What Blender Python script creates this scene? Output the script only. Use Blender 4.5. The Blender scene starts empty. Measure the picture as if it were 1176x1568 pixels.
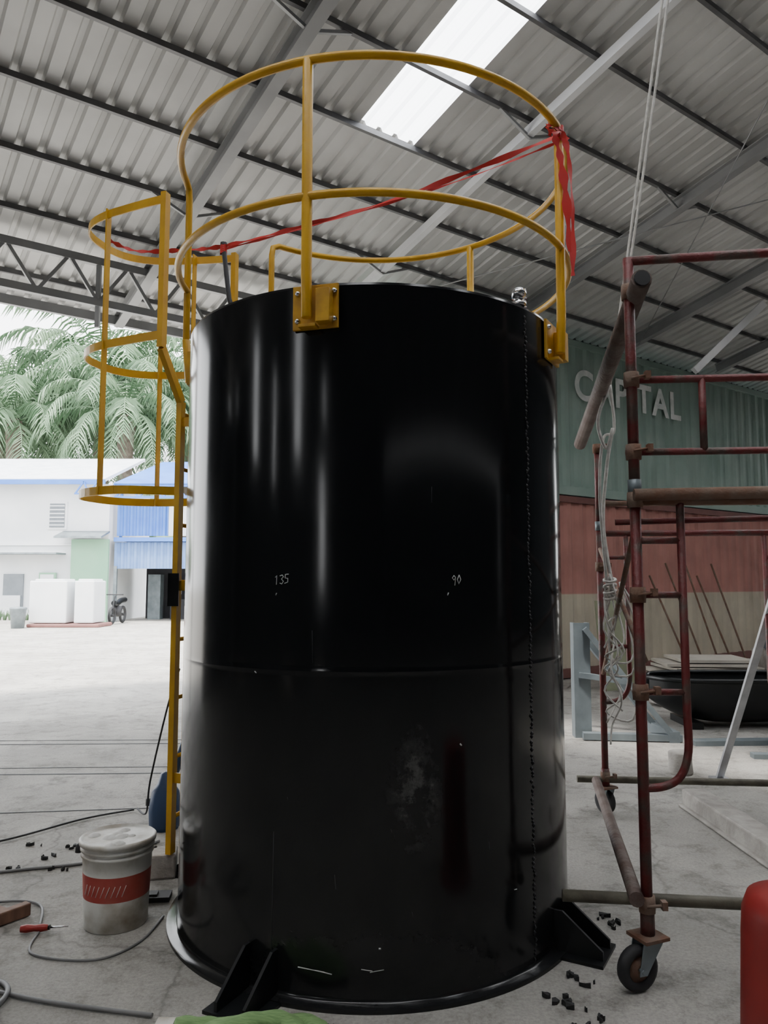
import bpy, math, random
from mathutils import Vector, Matrix
random.seed(7)
R=math.radians
# ------------------------------------------------------------------ helpers
class MB:
    def __init__(s): s.v=[];s.f=[];s.m=[];s.sm=[]
    def add(s,vs,fs,m=0,smooth=False):
        o=len(s.v); s.v+= [Vector(a) for a in vs]
        for f in fs:
            s.f.append([i+o for i in f]); s.m.append(m); s.sm.append(smooth)
    def box(s,c,size,m=0,rz=0,rx=0,ry=0):
        M=Matrix.Rotation(rz,3,'Z')@Matrix.Rotation(ry,3,'Y')@Matrix.Rotation(rx,3,'X')
        c=Vector(c); vs=[]
        for z in(-.5,.5):
            for y in(-.5,.5):
                for x in(-.5,.5): vs.append(c+M@Vector((x*size[0],y*size[1],z*size[2])))
        s.add(vs,[(0,2,3,1),(4,5,7,6),(0,1,5,4),(2,6,7,3),(0,4,6,2),(1,3,7,5)],m)
    def beam(s,p0,p1,w,h,m=0,up=(0,0,1)):
        p0=Vector(p0);p1=Vector(p1);d=(p1-p0).normalized();u=Vector(up)
        x=d.cross(u)
        if x.length<1e-3: x=d.cross(Vector((0,1,0)))
        x.normalize(); y=x.cross(d).normalized(); vs=[]
        for p in(p0,p1):
            for a,b in((-1,-1),(1,-1),(1,1),(-1,1)): vs.append(p+x*a*w/2+y*b*h/2)
        s.add(vs,[(0,1,2,3),(7,6,5,4),(0,4,5,1),(1,5,6,2),(2,6,7,3),(3,7,4,0)],m)
    def tube(s,pts,r,m=0,seg=10,closed=False,hollow=False):
        pts=[Vector(p) for p in pts]; n=len(pts); vs=[];fs=[]
        t0=(pts[1]-pts[0]).normalized()
        up=Vector((0,0,1)) if abs(t0.z)<.9 else Vector((1,0,0))
        nx=t0.cross(up).normalized()
        for i,p in enumerate(pts):
            if closed: t=(pts[(i+1)%n]-pts[i-1]).normalized()
            elif i==0: t=t0
            elif i==n-1: t=(pts[-1]-pts[-2]).normalized()
            else: t=((pts[i+1]-p).normalized()+(p-pts[i-1]).normalized()).normalized()
            nx=(nx-t*nx.dot(t)).normalized(); ny=t.cross(nx)
            rr=r[i] if isinstance(r,(list,tuple)) else r
            for k in range(seg):
                a=2*math.pi*k/seg; vs.append(p+nx*math.cos(a)*rr+ny*math.sin(a)*rr)
        for i in range(n if closed else n-1):
            j=(i+1)%n
            for k in range(seg):
                l=(k+1)%seg; fs.append((i*seg+k,i*seg+l,j*seg+l,j*seg+k))
        s.add(vs,fs,m,True)
        if not closed and not hollow:
            o=len(s.v)-len(vs)
            s.f.append([o+k for k in range(seg)][::-1]);s.m.append(m);s.sm.append(False)
            s.f.append([o+(n-1)*seg+k for k in range(seg)]);s.m.append(m);s.sm.append(False)
    def lathe(s,prof,c,m=0,seg=32,M=None,smooth=True):
        c=Vector(c);vs=[];fs=[];n=len(prof)
        for r,z in prof:
            for k in range(seg):
                a=2*math.pi*k/seg; v=Vector((max(r,1e-4)*math.cos(a),max(r,1e-4)*math.sin(a),z))
                vs.append(c+(M@v if M else v))
        for i in range(n-1):
            for k in range(seg):
                l=(k+1)%seg; fs.append((i*seg+k,i*seg+l,(i+1)*seg+l,(i+1)*seg+k))
        s.add(vs,fs,m,smooth)
    def strip(s,pts,w,m=0,up=(0,0,1),th=.004):
        up=Vector(up)
        for a,b in zip(pts[:-1],pts[1:]): s.beam(a,b,th,w,m,up)
    def build(s,name,mats,origin=None,bevel=0):
        xs=[v.x for v in s.v];ys=[v.y for v in s.v];zs=[v.z for v in s.v]
        if origin is None: origin=((min(xs)+max(xs))/2,(min(ys)+max(ys))/2,min(zs))
        o=Vector(origin); me=bpy.data.meshes.new(name)
        me.from_pydata([v-o for v in s.v],[],s.f); me.update()
        for mm in mats: me.materials.append(mm)
        me.polygons.foreach_set('material_index',s.m)
        me.polygons.foreach_set('use_smooth',s.sm)
        ob=bpy.data.objects.new(name,me); ob.location=o
        bpy.context.scene.collection.objects.link(ob)
        if bevel:
            b=ob.modifiers.new('bevel','BEVEL');b.width=bevel;b.segments=2;b.limit_method='ANGLE'
        return ob

def catmull(P,n=8,closed=False):
    P=[Vector(p) for p in P]; out=[]; N=len(P)
    for i in range(N if closed else N-1):
        p1=P[i];p2=P[(i+1)%N]
        p0=P[i-1] if (i>0 or closed) else p1
        p3=P[(i+2)%N] if (i+2<N or closed) else p2
        for k in range(n):
            t=k/n
            out.append(.5*((2*p1)+(p2-p0)*t+(2*p0-5*p1+4*p2-p3)*t*t+(3*p1-p0-3*p2+p3)*t**3))
    if not closed: out.append(P[-1])
    return out

def mat(name,c1,rough=.6,metal=0,c2=None,scale=4,detail=6,bump=0,bscale=40,stretch=(1,1,1),lo=.35,hi=.65,rvar=0,spec=None):
    m=bpy.data.materials.new(name);m.use_nodes=True;nt=m.node_tree;b=nt.nodes['Principled BSDF']
    b.inputs['Roughness'].default_value=rough;b.inputs['Metallic'].default_value=metal
    if spec is not None: b.inputs['Specular IOR Level'].default_value=spec
    tc=nt.nodes.new('ShaderNodeTexCoord');mp=nt.nodes.new('ShaderNodeMapping');mp.inputs['Scale'].default_value=stretch
    nt.links.new(tc.outputs['Object'],mp.inputs['Vector'])
    if c2 is None: c2=tuple(x*.82 for x in c1)
    n=nt.nodes.new('ShaderNodeTexNoise');n.inputs['Scale'].default_value=scale;n.inputs['Detail'].default_value=detail
    nt.links.new(mp.outputs[0],n.inputs['Vector'])
    r=nt.nodes.new('ShaderNodeValToRGB');r.color_ramp.elements[0].position=lo;r.color_ramp.elements[1].position=hi
    r.color_ramp.elements[0].color=(*c1,1);r.color_ramp.elements[1].color=(*c2,1)
    nt.links.new(n.outputs['Fac'],r.inputs['Fac']);nt.links.new(r.outputs[0],b.inputs['Base Color'])
    if rvar:
        mr=nt.nodes.new('ShaderNodeMapRange');mr.inputs['To Min'].default_value=max(0.02,rough-rvar);mr.inputs['To Max'].default_value=rough+rvar
        nt.links.new(n.outputs['Fac'],mr.inputs['Value']);nt.links.new(mr.outputs[0],b.inputs['Roughness'])
    if bump:
        n2=nt.nodes.new('ShaderNodeTexNoise');n2.inputs['Scale'].default_value=bscale;n2.inputs['Detail'].default_value=5
        nt.links.new(mp.outputs[0],n2.inputs['Vector'])
        bp=nt.nodes.new('ShaderNodeBump');bp.inputs['Strength'].default_value=bump;bp.inputs['Distance'].default_value=.02
        nt.links.new(n2.outputs['Fac'],bp.inputs['Height']);nt.links.new(bp.outputs[0],b.inputs['Normal'])
    return m

M_yel=mat('yellow_paint',(.68,.38,.010),.38,0,(.56,.30,.010),6,bump=.08,bscale=60)
M_yeld=mat('yellow_paint_worn',(.60,.33,.012),.5,0,(.36,.18,.015),12)
M_blk=mat('black_paint',(.010,.011,.012),.35,spec=.35)
M_dark=mat('dark_rubber',(.022,.022,.024),.7)
M_chrome=mat('chrome',(.75,.75,.77),.2,1)
M_prop=mat('galvanised_tube',(.55,.56,.58),.4,.6,(.4,.41,.43),8)
M_roof=mat('roof_sheet',(.64,.64,.63),.5,.1,(.52,.52,.51),1.2,rvar=.08)
M_roofd=mat('roof_sheet_darkened',(.16,.16,.16),.8,0,(.11,.11,.11),1.2)  # rear slope colour darkened to keep its bright reflection off the tank
M_purlin=mat('purlin_steel',(.16,.16,.165),.5,.2,(.10,.10,.105),3)
M_rafter=mat('rafter_steel',(.36,.365,.37),.5,.2,(.28,.285,.29),2)
M_rafterw=mat('rafter_white',(.85,.86,.87),.45,0,(.72,.73,.75),2)
M_white=mat('white_wall',(.72,.73,.74),.8,0,(.60,.62,.64),.6)
M_whitep=mat('white_plastic',(.66,.65,.61),.5,0,(.30,.25,.18),6,lo=.44,hi=.68,bump=.05)
M_whitet=mat('white_tank_plastic',(.70,.72,.73),.5,0,(.62,.64,.66),1)
M_red=mat('red_scaffold_paint',(.13,.016,.016),.5,0,(.08,.05,.04),12,lo=.47,hi=.64,bump=.25,bscale=60)
M_rust=mat('rusty_steel',(.16,.075,.045),.8,.1,(.18,.13,.10),12,bump=.3,bscale=50)
M_olive=mat('olive_pipe',(.14,.13,.095),.6,.2,(.07,.06,.045),10,bump=.2)
M_pipe=mat('weathered_pipe',(.15,.12,.105),.6,.3,(.09,.055,.045),9,bump=.3)
M_conc=mat('concrete_block',(.36,.34,.31),.9,0,(.25,.23,.21),9,bump=.4)
M_rope=mat('white_rope',(.66,.64,.60),.9,0,(.5,.48,.45),40)
M_tape=mat('red_tape',(.62,.032,.03),.45,0,(.48,.02,.02),8)
M_wood=mat('wood',(.22,.12,.075),.75,0,(.13,.07,.045),6,stretch=(1,6,1))
M_green=mat('container_green',(.25,.35,.30),.6,0,(.32,.41,.36),1.5,bump=.1)
M_lett=mat('letter_white',(.88,.89,.87),.7,0,(.62,.67,.64),6)
M_steelg=mat('steel_grey',(.20,.235,.25),.45,.3,(.13,.155,.17),4)
M_blue=mat('blue_sheet',(.03,.12,.46),.5,0,(.045,.17,.54),1.2)
M_bluel=mat('blue_sheet_faded',(.09,.18,.40),.6,0,(.14,.24,.46),1.5)
M_blued=mat('blue_plastic',(.02,.05,.12),.5)
M_glass=mat('window_dark',(.12,.14,.16),.15)
M_greenw=mat('pale_green_wall',(.17,.37,.235),.8,0,(.24,.43,.29),.5)
M_darkin=mat('dark_interior',(.035,.035,.04),.9)
M_sling=mat('green_sling',(.20,.33,.13),.85,0,(.12,.22,.08),25,stretch=(1,12,1))
M_cone=mat('red_plastic',(.30,.020,.016),.5,0,(.24,.015,.013),5)
M_trunk=mat('palm_trunk',(.18,.15,.12),.95,0,(.09,.075,.06),4,bump=.8,bscale=6)
M_frond=mat('palm_frond',(.075,.145,.072),.55,0,(.125,.205,.115),.8)
M_debris=mat('debris_black',(.02,.02,.02),.8)
M_hedge=mat('foliage',(.08,.14,.075),.8,0,(.14,.21,.12),1.5,bump=1,bscale=3)

# frame of the shed : s runs down slope, p along the eave
dv=Vector((-.588,.809,0)); pv=Vector((.809,.588,0))
def SP(s,p,z): return dv*s+pv*p+Vector((0,0,z))
def rz(s): return 7.52-.227*s if s>=-4 else 8.428-.227*(-4-s)
ang=math.atan2(pv.y,pv.x)

# ------------------------------------------------------------------ floor / yard
def conc(name,c1,c2,c3):
    m=bpy.data.materials.new(name);m.use_nodes=True;nt=m.node_tree;b=nt.nodes['Principled BSDF'];L=nt.links.new
    tc=nt.nodes.new('ShaderNodeTexCoord')
    def noise(sc,de,ro=.6):
        n=nt.nodes.new('ShaderNodeTexNoise');n.inputs['Scale'].default_value=sc;n.inputs['Detail'].default_value=de;n.inputs['Roughness'].default_value=ro
        L(tc.outputs['Object'],n.inputs['Vector']);return n
    a=noise(.9,8);c=noise(3.5,12,.8);f=noise(70,6,.7)
    r=nt.nodes.new('ShaderNodeValToRGB');e=r.color_ramp.elements;e[0].position=.40;e[0].color=(*c1,1);e[1].position=.60;e[1].color=(*c2,1)
    L(a.outputs['Fac'],r.inputs['Fac'])
    r2=nt.nodes.new('ShaderNodeValToRGB');e=r2.color_ramp.elements;e[0].position=.49;e[0].color=(0,0,0,1);e[1].position=.62;e[1].color=(1,1,1,1)
    L(c.outputs['Fac'],r2.inputs['Fac'])
    mx=nt.nodes.new('ShaderNodeMixRGB');mx.inputs[2].default_value=(*c3,1);L(r2.outputs[0],mx.inputs[0]);L(r.outputs[0],mx.inputs[1])
    m2=nt.nodes.new('ShaderNodeMixRGB');m2.blend_type='MULTIPLY';m2.inputs[0].default_value=.65
    r3=nt.nodes.new('ShaderNodeValToRGB');e=r3.color_ramp.elements;e[0].position=.3;e[0].color=(.5,.5,.5,1);e[1].position=.6;e[1].color=(1,1,1,1)
    L(f.outputs['Fac'],r3.inputs['Fac']);L(mx.outputs[0],m2.inputs[1]);L(r3.outputs[0],m2.inputs[2])
    nz=noise(1.5,4);va=nt.nodes.new('ShaderNodeVectorMath');va.operation='MULTIPLY_ADD';va.inputs[1].default_value=(.5,.5,.5);L(nz.outputs['Color'],va.inputs[0]);L(tc.outputs['Object'],va.inputs[2])
    vo=nt.nodes.new('ShaderNodeTexVoronoi');vo.feature='DISTANCE_TO_EDGE';vo.inputs['Scale'].default_value=.45;L(va.outputs[0],vo.inputs['Vector'])
    rc=nt.nodes.new('ShaderNodeValToRGB');e=rc.color_ramp.elements;e[0].position=0;e[0].color=(.45,.45,.45,1);e[1].position=.006;e[1].color=(1,1,1,1);L(vo.outputs['Distance'],rc.inputs['Fac'])
    m4=nt.nodes.new('ShaderNodeMixRGB');m4.blend_type='MULTIPLY';m4.inputs[0].default_value=.6;L(m2.outputs[0],m4.inputs[1]);L(rc.outputs[0],m4.inputs[2])
    L(m4.outputs[0],b.inputs['Base Color']);b.inputs['Roughness'].default_value=.85
    ad=nt.nodes.new('ShaderNodeMath');L(c.outputs['Fac'],ad.inputs[0]);L(f.outputs['Fac'],ad.inputs[1])
    bp=nt.nodes.new('ShaderNodeBump');bp.inputs['Strength'].default_value=.5;bp.inputs['Distance'].default_value=.02
    L(ad.outputs[0],bp.inputs['Height']);L(bp.outputs[0],b.inputs['Normal']);return m
M_floor=conc('floor_concrete',(.42,.40,.365),(.31,.295,.27),(.20,.19,.17))
M_yard=conc('yard_ground',(.50,.48,.44),(.38,.36,.33),(.26,.25,.225))
b=MB()
q=[SP(9.2,-40,0),SP(9.2,40,0),SP(-30,40,0),SP(-30,-40,0)]
b.add(q,[(0,3,2,1)],0)
b.box((-3.6,7.28,.0),(8,.022,.006),1,rz=.03);b.box((-3.6,6.14,.0),(8,.022,.006),1,rz=.04)
b.box((-3.6,7.45,.0),(8,.012,.006),1,rz=.03);b.box((-3.0,5.1,.0),(7,.012,.006),1,rz=.12);b.box((-3.6,6.35,.0),(8,.012,.006),1,rz=.04)
b.build('floor',[M_floor,M_dark],(0,0,0))
b=MB(); q=[SP(9.2,-60,0),SP(9.2,90,0),SP(160,90,0),SP(160,-120,0)]
b.add(q,[(0,1,2,3)],0); b.build('ground_yard',[M_yard],(0,0,0))

# ------------------------------------------------------------------ roof (ceiling)
def skymat(name,f):
    M=bpy.data.materials.new(name);M.use_nodes=True;nt=M.node_tree
    for n in list(nt.nodes):
        if n.type!='OUTPUT_MATERIAL': nt.nodes.remove(n)
    o=nt.nodes['Material Output'];t1=nt.nodes.new('ShaderNodeBsdfTransparent');t2=nt.nodes.new('ShaderNodeBsdfTranslucent');mx=nt.nodes.new('ShaderNodeMixShader')
    t2.inputs[0].default_value=(.97,.98,1,1);t1.inputs[0].default_value=(.97,.98,1,1);mx.inputs[0].default_value=f
    nt.links.new(t1.outputs[0],mx.inputs[1]);nt.links.new(t2.outputs[0],mx.inputs[2]);nt.links.new(mx.outputs[0],o.inputs[0]);return M
M_sky=skymat('skylight_polycarbonate',.35);M_skyfill=skymat('skylight_fill_added',.97)  # second material: unseen frosted skylights added to brighten the interior
PMIN,PMAX=-9.1,19.2
PC=6.25
def roofmesh(name,s_rows,skys,mats,cut=99):
    b=MB(); pitch=.205; prof=[]; p=PMIN
    while p<PMAX:
        prof+=[(p,0),(p+.120,0),(p+.140,.04),(p+.185,.04)]; p+=pitch
    nr=len(s_rows); vs=[]
    for (pp,h) in prof:
        for s in s_rows: vs.append(SP(s,pp,rz(s)+h))
    for i in range(len(prof)-1):
        for j in range(nr-1):
            pc=(prof[i][0]+prof[i+1][0])/2; sc=(s_rows[j]+s_rows[j+1])/2; m=0
            if pc>PC and sc>cut: continue
            for (a,c,e,f,mm) in skys:
                if a<pc<c and e<sc<f: m=mm
            b.f.append((i*nr+j,(i+1)*nr+j,(i+1)*nr+j+1,i*nr+j+1));b.m.append(m);b.sm.append(False)
    b.v=vs; return b.build(name,mats,(0,0,0))
roofmesh('ceiling',[-4,-2.5,2.7,4.0,6.12,8.45,10.6],[(4.11,4.84,-2.5,6.12,1),(-1.2,-.4,-2.5,4.0,2),(1.4,2.2,-2.5,2.7,2),(6.8,7.5,-2.5,2.7,2),(9.4,10.1,-2.5,4.0,2),(12,12.7,-2.5,4.0,2),(14.6,15.3,-2.5,4.0,2)],[M_roof,M_sky,M_skyfill],8.45)  # frosted strips lie out of view, put in to lift the interior light
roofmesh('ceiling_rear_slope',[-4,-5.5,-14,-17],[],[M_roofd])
b=MB()
for s in [10.5,9.9,8.72,7.86,7.0,6.13,5.26,4.39]+[4.39-.87*k for k in range(1,25)]:
    z=rz(s)-.04; pm=PC if s>8.4 else PMAX
    b.beam(SP(s,PMIN,z),SP(s,pm,z),.035,.06,0)
    b.beam(SP(s-.012,PMIN,z-.03),SP(s-.012,pm,z-.03),.03,.006,0)
b.build('roof_purlins',[M_purlin])
b=MB()
for i,p in enumerate([-7.3,-4.7,-2.1,.52,3.05,5.69,8.34,10.95,13.6,16.2]):
    m=1 if p==5.69 else 0
    for (sa,sb) in((10.3 if p<PC else 7.9,-4),(-4,-16.9)):
        a=SP(sa,p,rz(sa)-.17);c=SP(sb,p,rz(sb)-.17)
        if m: b.beam(a,c,.08,.10,m)
        else:
            b.beam(a,c,.02,.16,m)
            b.beam(a-Vector((0,0,.08)),c-Vector((0,0,.08)),.12,.015,m); b.beam(a+Vector((0,0,.075)),c+Vector((0,0,.075)),.12,.015,m)
for p in(3.05,5.69,8.34,10.95):
    for s in(7.86,5.26,2.6):
        for sg in(-1,1): b.beam(SP(s,p,rz(s)-.23),SP(s,p+sg*.42,rz(s)-.06),.03,.03,0)
b.beam((4.95,12,4.85),(6.1,12,5.95),.11,.11,1)
b.tube([SP(7.7,6.5,rz(7.7)-.3),SP(2.5,10.9,rz(2.5)-.3)],.008,0,6);b.tube([SP(7.7,10.9,rz(7.7)-.3),SP(2.5,6.5,rz(2.5)-.3)],.008,0,6)
b.build('roof_rafters',[M_rafter,M_rafterw])
b=MB(); se=9.15; zt=rz(se)-.15; zb=zt-.50
for z,h in((zt,.09),(zb,.09)):
    b.beam(SP(se,PMIN,z),SP(se,PC-.1,z),.07,h,0)
b.beam(SP(10.3,PMIN,rz(10.3)-.17),SP(10.3,PC-.1,rz(10.3)-.17),.06,.12,0)
p=PMIN;k=0
while p<PC-.9:
    b.beam(SP(se,p,zb),SP(se,p+.34,zt),.04,.04,0);b.beam(SP(se,p+.34,zt),SP(se,p+.68,zb),.04,.04,0)
    k+=1
    if k%3==0: b.beam(SP(se,p,zb-.3),SP(se,p,zt),.05,.05,0)
    p+=.68
b.build('eave_truss',[M_rafter])
b=MB()
for p in(-8.6,-4.7,.3,5.69):
    for sgn in(-1,1): b.box(SP(se,p,zb/2)+pv*.07*sgn,(.012,.16,zb-.1),0,rz=ang)
    b.box(SP(se,p,zb/2),(.14,.012,zb-.1),0,rz=ang); b.box(SP(se,p,.01),(.3,.3,.02),0,rz=ang)
b.build('shed_columns',[M_rafter])
def corr(b,o,dirv,length,z0,z1,depth,pitch,m=0,nrm=None):
    o=Vector(o);dirv=Vector(dirv).normalized();n=Vector((dirv.y,-dirv.x,0)) if nrm is None else nrm
    prof=[];x=0
    while x<length-pitch*.5:
        prof+=[(x,0),(x+pitch*.3,0),(x+pitch*.5,-depth),(x+pitch*.8,-depth)];x+=pitch
    prof.append((length,0)); vs=[];fs=[]
    for a,h in prof:
        q=o+dirv*a+n*h; vs+= [(q.x,q.y,z0),(q.x,q.y,z1)]
    for i in range(len(prof)-1): fs.append((2*i,2*i+2,2*i+3,2*i+1))
    b.add(vs,fs,m)
M_walld=mat('wall_sheet_dark',(.10,.11,.12),.6,.2,(.07,.08,.085),1)
b=MB();corr(b,SP(-17,-9,0),pv,28,0,5.4,.03,.25);b.build('wall_back',[M_walld])
b=MB();corr(b,SP(8.42,6.4,0),pv,12.6,5.45,5.655,.01,.25);b.build('wall_eave_infill',[M_walld])
b=MB();corr(b,SP(9.45,-9,0),pv,1.7,0,5.35,.03,.25);corr(b,SP(9.45,-7.3,0),pv,.7,0,4.55,.03,.25);corr(b,SP(9.45,-6.6,0),pv,4.5,0,5.35,.03,.25);b.build('wall_eave',[M_walld])
def gable(name,p,s0,s1,holes,sgn):
    b=MB();s=s0;step=.1;i=0
    while s<s1-1e-6:
        s2=min(s+step,s1);d0=.03*sgn*(1 if i%4<2 else 0);d1=.03*sgn*(1 if (i+1)%4<2 else 0)
        cuts=sorted([(h[2],h[3]) for h in holes if h[0]<=s+1e-4 and s2<=h[1]+1e-4]);z=0;parts=[]
        for a,c in cuts: parts.append((z,a,z,a));z=c
        parts.append((z,rz(s)-.03,z,rz(s2)-.03))
        for za,zb_,zc,zd in parts:
            b.add([SP(s,p+d0,za),SP(s2,p+d1,zc),SP(s2,p+d1,zd),SP(s,p+d0,zb_)],[(0,1,2,3)],0)
        s=s2;i+=1
    for h in holes:
        for z in(h[2],h[3]): b.beam(SP(h[0],p,z),SP(h[1],p,z),.06,.05,1)
        for s_ in(h[0],h[1]): b.beam(SP(s_,p,h[2]),SP(s_,p,h[3]),.05,.05,1)
    b.build(name,[M_walld,M_rafter])
gable('wall_left',-9,-17,9.3,[(5.6,6.3,3.7,5.95),(.2,1.0,3.7,6.7),(-2.9,-2.2,1.4,3.6),(-3.0,-2.6,4.6,5.4),(3.3,3.6,3.2,5.2)],1)
gable('wall_right',19.1,-17,7.5,[],-1)

# ------------------------------------------------------------------ tank
TX,TY,TR,TH=-.05,3.754,.889,2.65
def cyl(phi,r,z):
    return Vector((TX+r*math.sin(R(phi)),TY-r*math.cos(R(phi)),z))
mt=bpy.data.materials.new('tank_black_gloss');mt.use_nodes=True;nt=mt.node_tree;bs=nt.nodes['Principled BSDF'];L=nt.links.new
bs.inputs['Specular IOR Level'].default_value=.34
tc=nt.nodes.new('ShaderNodeTexCoord')
n1=nt.nodes.new('ShaderNodeTexNoise');n1.inputs['Scale'].default_value=2.2;n1.inputs['Detail'].default_value=3;L(tc.outputs['Object'],n1.inputs['Vector'])
mr=nt.nodes.new('ShaderNodeMapRange');mr.inputs['From Min'].default_value=.3;mr.inputs['From Max'].default_value=.7;mr.inputs['To Min'].default_value=.11;mr.inputs['To Max'].default_value=.16
L(n1.outputs['Fac'],mr.inputs['Value'])
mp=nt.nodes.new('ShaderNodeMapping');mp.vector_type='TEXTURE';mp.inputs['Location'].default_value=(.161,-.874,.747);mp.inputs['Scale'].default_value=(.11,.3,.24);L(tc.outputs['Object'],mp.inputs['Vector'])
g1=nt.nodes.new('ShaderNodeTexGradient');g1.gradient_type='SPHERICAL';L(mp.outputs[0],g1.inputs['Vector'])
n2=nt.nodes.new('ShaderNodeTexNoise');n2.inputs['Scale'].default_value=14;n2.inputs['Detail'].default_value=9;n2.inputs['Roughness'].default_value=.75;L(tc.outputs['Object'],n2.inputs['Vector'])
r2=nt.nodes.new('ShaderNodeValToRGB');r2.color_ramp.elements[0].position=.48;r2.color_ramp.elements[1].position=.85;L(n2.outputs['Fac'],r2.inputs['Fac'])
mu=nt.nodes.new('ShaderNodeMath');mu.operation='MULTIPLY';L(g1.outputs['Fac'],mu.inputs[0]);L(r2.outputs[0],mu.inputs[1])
sx=nt.nodes.new('ShaderNodeSeparateXYZ');L(tc.outputs['Object'],sx.inputs[0])
md=nt.nodes.new('ShaderNodeMapRange');md.inputs['From Min'].default_value=0;md.inputs['From Max'].default_value=.35;md.inputs['To Min'].default_value=.06;md.inputs['To Max'].default_value=0.002;L(sx.outputs['Z'],md.inputs['Value'])
m3=nt.nodes.new('ShaderNodeMath');m3.operation='MULTIPLY';L(md.outputs[0],m3.inputs[0]);L(n2.outputs['Fac'],m3.inputs[1])
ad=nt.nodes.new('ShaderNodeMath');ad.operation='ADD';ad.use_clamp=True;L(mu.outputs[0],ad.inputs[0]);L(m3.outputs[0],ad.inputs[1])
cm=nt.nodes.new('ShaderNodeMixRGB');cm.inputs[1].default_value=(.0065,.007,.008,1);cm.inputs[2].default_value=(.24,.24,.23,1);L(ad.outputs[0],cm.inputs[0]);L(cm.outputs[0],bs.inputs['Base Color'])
ra=nt.nodes.new('ShaderNodeMath');ra.operation='ADD';L(mr.outputs[0],ra.inputs[0]);L(ad.outputs[0],ra.inputs[1]);L(ra.outputs[0],bs.inputs['Roughness'])
mpb=nt.nodes.new('ShaderNodeMapping');mpb.inputs['Scale'].default_value=(1,1,.35);L(tc.outputs['Object'],mpb.inputs['Vector'])
n4=nt.nodes.new('ShaderNodeTexNoise');n4.inputs['Scale'].default_value=4;n4.inputs['Detail'].default_value=1;L(mpb.outputs[0],n4.inputs['Vector'])
bp=nt.nodes.new('ShaderNodeBump');bp.inputs['Strength'].default_value=.04;bp.inputs['Distance'].default_value=.02;L(n4.outputs['Fac'],bp.inputs['Height']);L(bp.outputs[0],bs.inputs['Normal'])
M_tank=mt
M_mark=mat('chalk_mark',(.6,.6,.58),.9);M_scr=mat('faint_scratch',(.06,.06,.06),.7)
M_weld=mat('weld_bead',(.012,.012,.014),.35,spec=.45)
b=MB();C=(TX,TY,0)
b.lathe([(0,.0),(.935,0)],C,0,160);b.lathe([(.935,0),(.935,.014)],C,0,160);b.lathe([(.935,.014),(TR+.008,.016),(TR+.002,.022),(TR,.03),(TR,.045),(TR,.06)],C,0,160)
b.lathe([(TR,.06),(TR,.6),(TR,1.15)],C,0,160)
b.lathe([(TR,1.15),(TR,1.167),(TR+.0006,1.17),(TR,1.173),(TR,1.19)],C,0,160)
b.lathe([(TR,1.19),(TR,1.9),(TR,TH-.01)],C,0,160)
b.lathe([(TR,TH-.01),(TR-.003,TH)],C,0,160);b.lathe([(TR-.003,TH),(TR-.01,TH),(TR-.01,TH-.05)],C,0,160,smooth=False);b.lathe([(TR-.01,TH-.05),(0,TH-.02)],C,0,160)
for k in range(150):
    z=.04+k*.0172+random.uniform(-.004,.004);ph=46+random.uniform(-.4,.4);l=random.uniform(.005,.010)
    b.tube([cyl(ph,TR-.001,z-l),cyl(ph,TR+.003,z),cyl(ph,TR-.001,z+l)],[.002,random.uniform(.003,.006),.002],4,6)
for ph in(-26.5,61,147,-113):
    for off in(-.06,.06):
        n=Vector((math.sin(R(ph)),-math.cos(R(ph)),0));t=Vector((math.cos(R(ph)),math.sin(R(ph)),0))
        c=Vector((TX,TY,0))+t*off
        q=[c+n*(TR-.01)+Vector((0,0,.006)),c+n*1.08+Vector((0,0,.006)),c+n*1.08+Vector((0,0,.045)),c+n*(TR+.03)+Vector((0,0,.17)),c+n*(TR-.01)+Vector((0,0,.17))]
        vs=[v+t*.006 for v in q]+[v-t*.006 for v in q]
        b.add(vs,[(0,1,2,3,4),(9,8,7,6,5),(0,5,6,1),(1,6,7,2),(2,7,8,3),(3,8,9,4),(4,9,5,0)],1)
    b.box(Vector((TX,TY,.006))+n*.99,(.22,.2,.012),1,rz=R(ph))
def stroke(ph,z,pl,sc,r=.0016):
    b.tube([cyl(ph+math.degrees(x*sc/TR),TR+.0006,z+y*sc) for x,y in pl],r,2,5)
def digits(ph,z,txt,sc):
    D={'1':[(0,.8),(.2,1),(.16,0)],'3':[(0,.9),(.3,1),(.45,.8),(.2,.55),(.45,.3),(.25,0),(0,.1)],'5':[(.5,1.02),(.1,1),(.05,.6),(.4,.55),(.4,.15),(0,0)],
       '9':[(.4,.8),(.2,1),(0,.75),(.2,.5),(.4,.8),(.3,-.1)],'0':[(.25,1),(.02,.5),(.2,0),(.45,.5),(.25,1)]}
    x=0
    for ch in txt:
        stroke(ph+math.degrees(x*sc/TR),z+x*.004,D[ch],sc); x+=.6
digits(-24.2,1.49,'135',.034);digits(20.3,1.49,'90',.034)
for ph,z,l,r in((-17,.12,.10,.002),(-12,.115,.05,.002),(-2,.13,.04,.0015),(0,.12,.05,.0015),(2,.2,.008,.003),(-30,1.16,.008,.002),(-24,1.45,.004,.002),(19,1.45,.004,.002),(38,.33,.014,.0015),(22,.9,.006,.003)):
    b.tube([cyl(ph,TR+.0004,z),cyl(ph+math.degrees(l/TR),TR+.0004,z+random.uniform(-.01,.01))],r,2,5)
for ph,z,l in((-14,1.2,.12),(-8,.4,.05),(30,.5,.03),(10,.3,.02),(-20,.7,.01),(5,.6,.01),(15,1.8,.06),(-24,.12,.46)):
    b.tube([cyl(ph,TR+.0002,z),cyl(ph+random.uniform(-.3,.3),TR+.0002,z+l)],.0008,3,5)
tank=b.build('storage_tank',[M_tank,M_blk,M_mark,M_scr,M_weld],(TX,TY,0))
b=MB();c=(.60,3.31,2.652)
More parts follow.
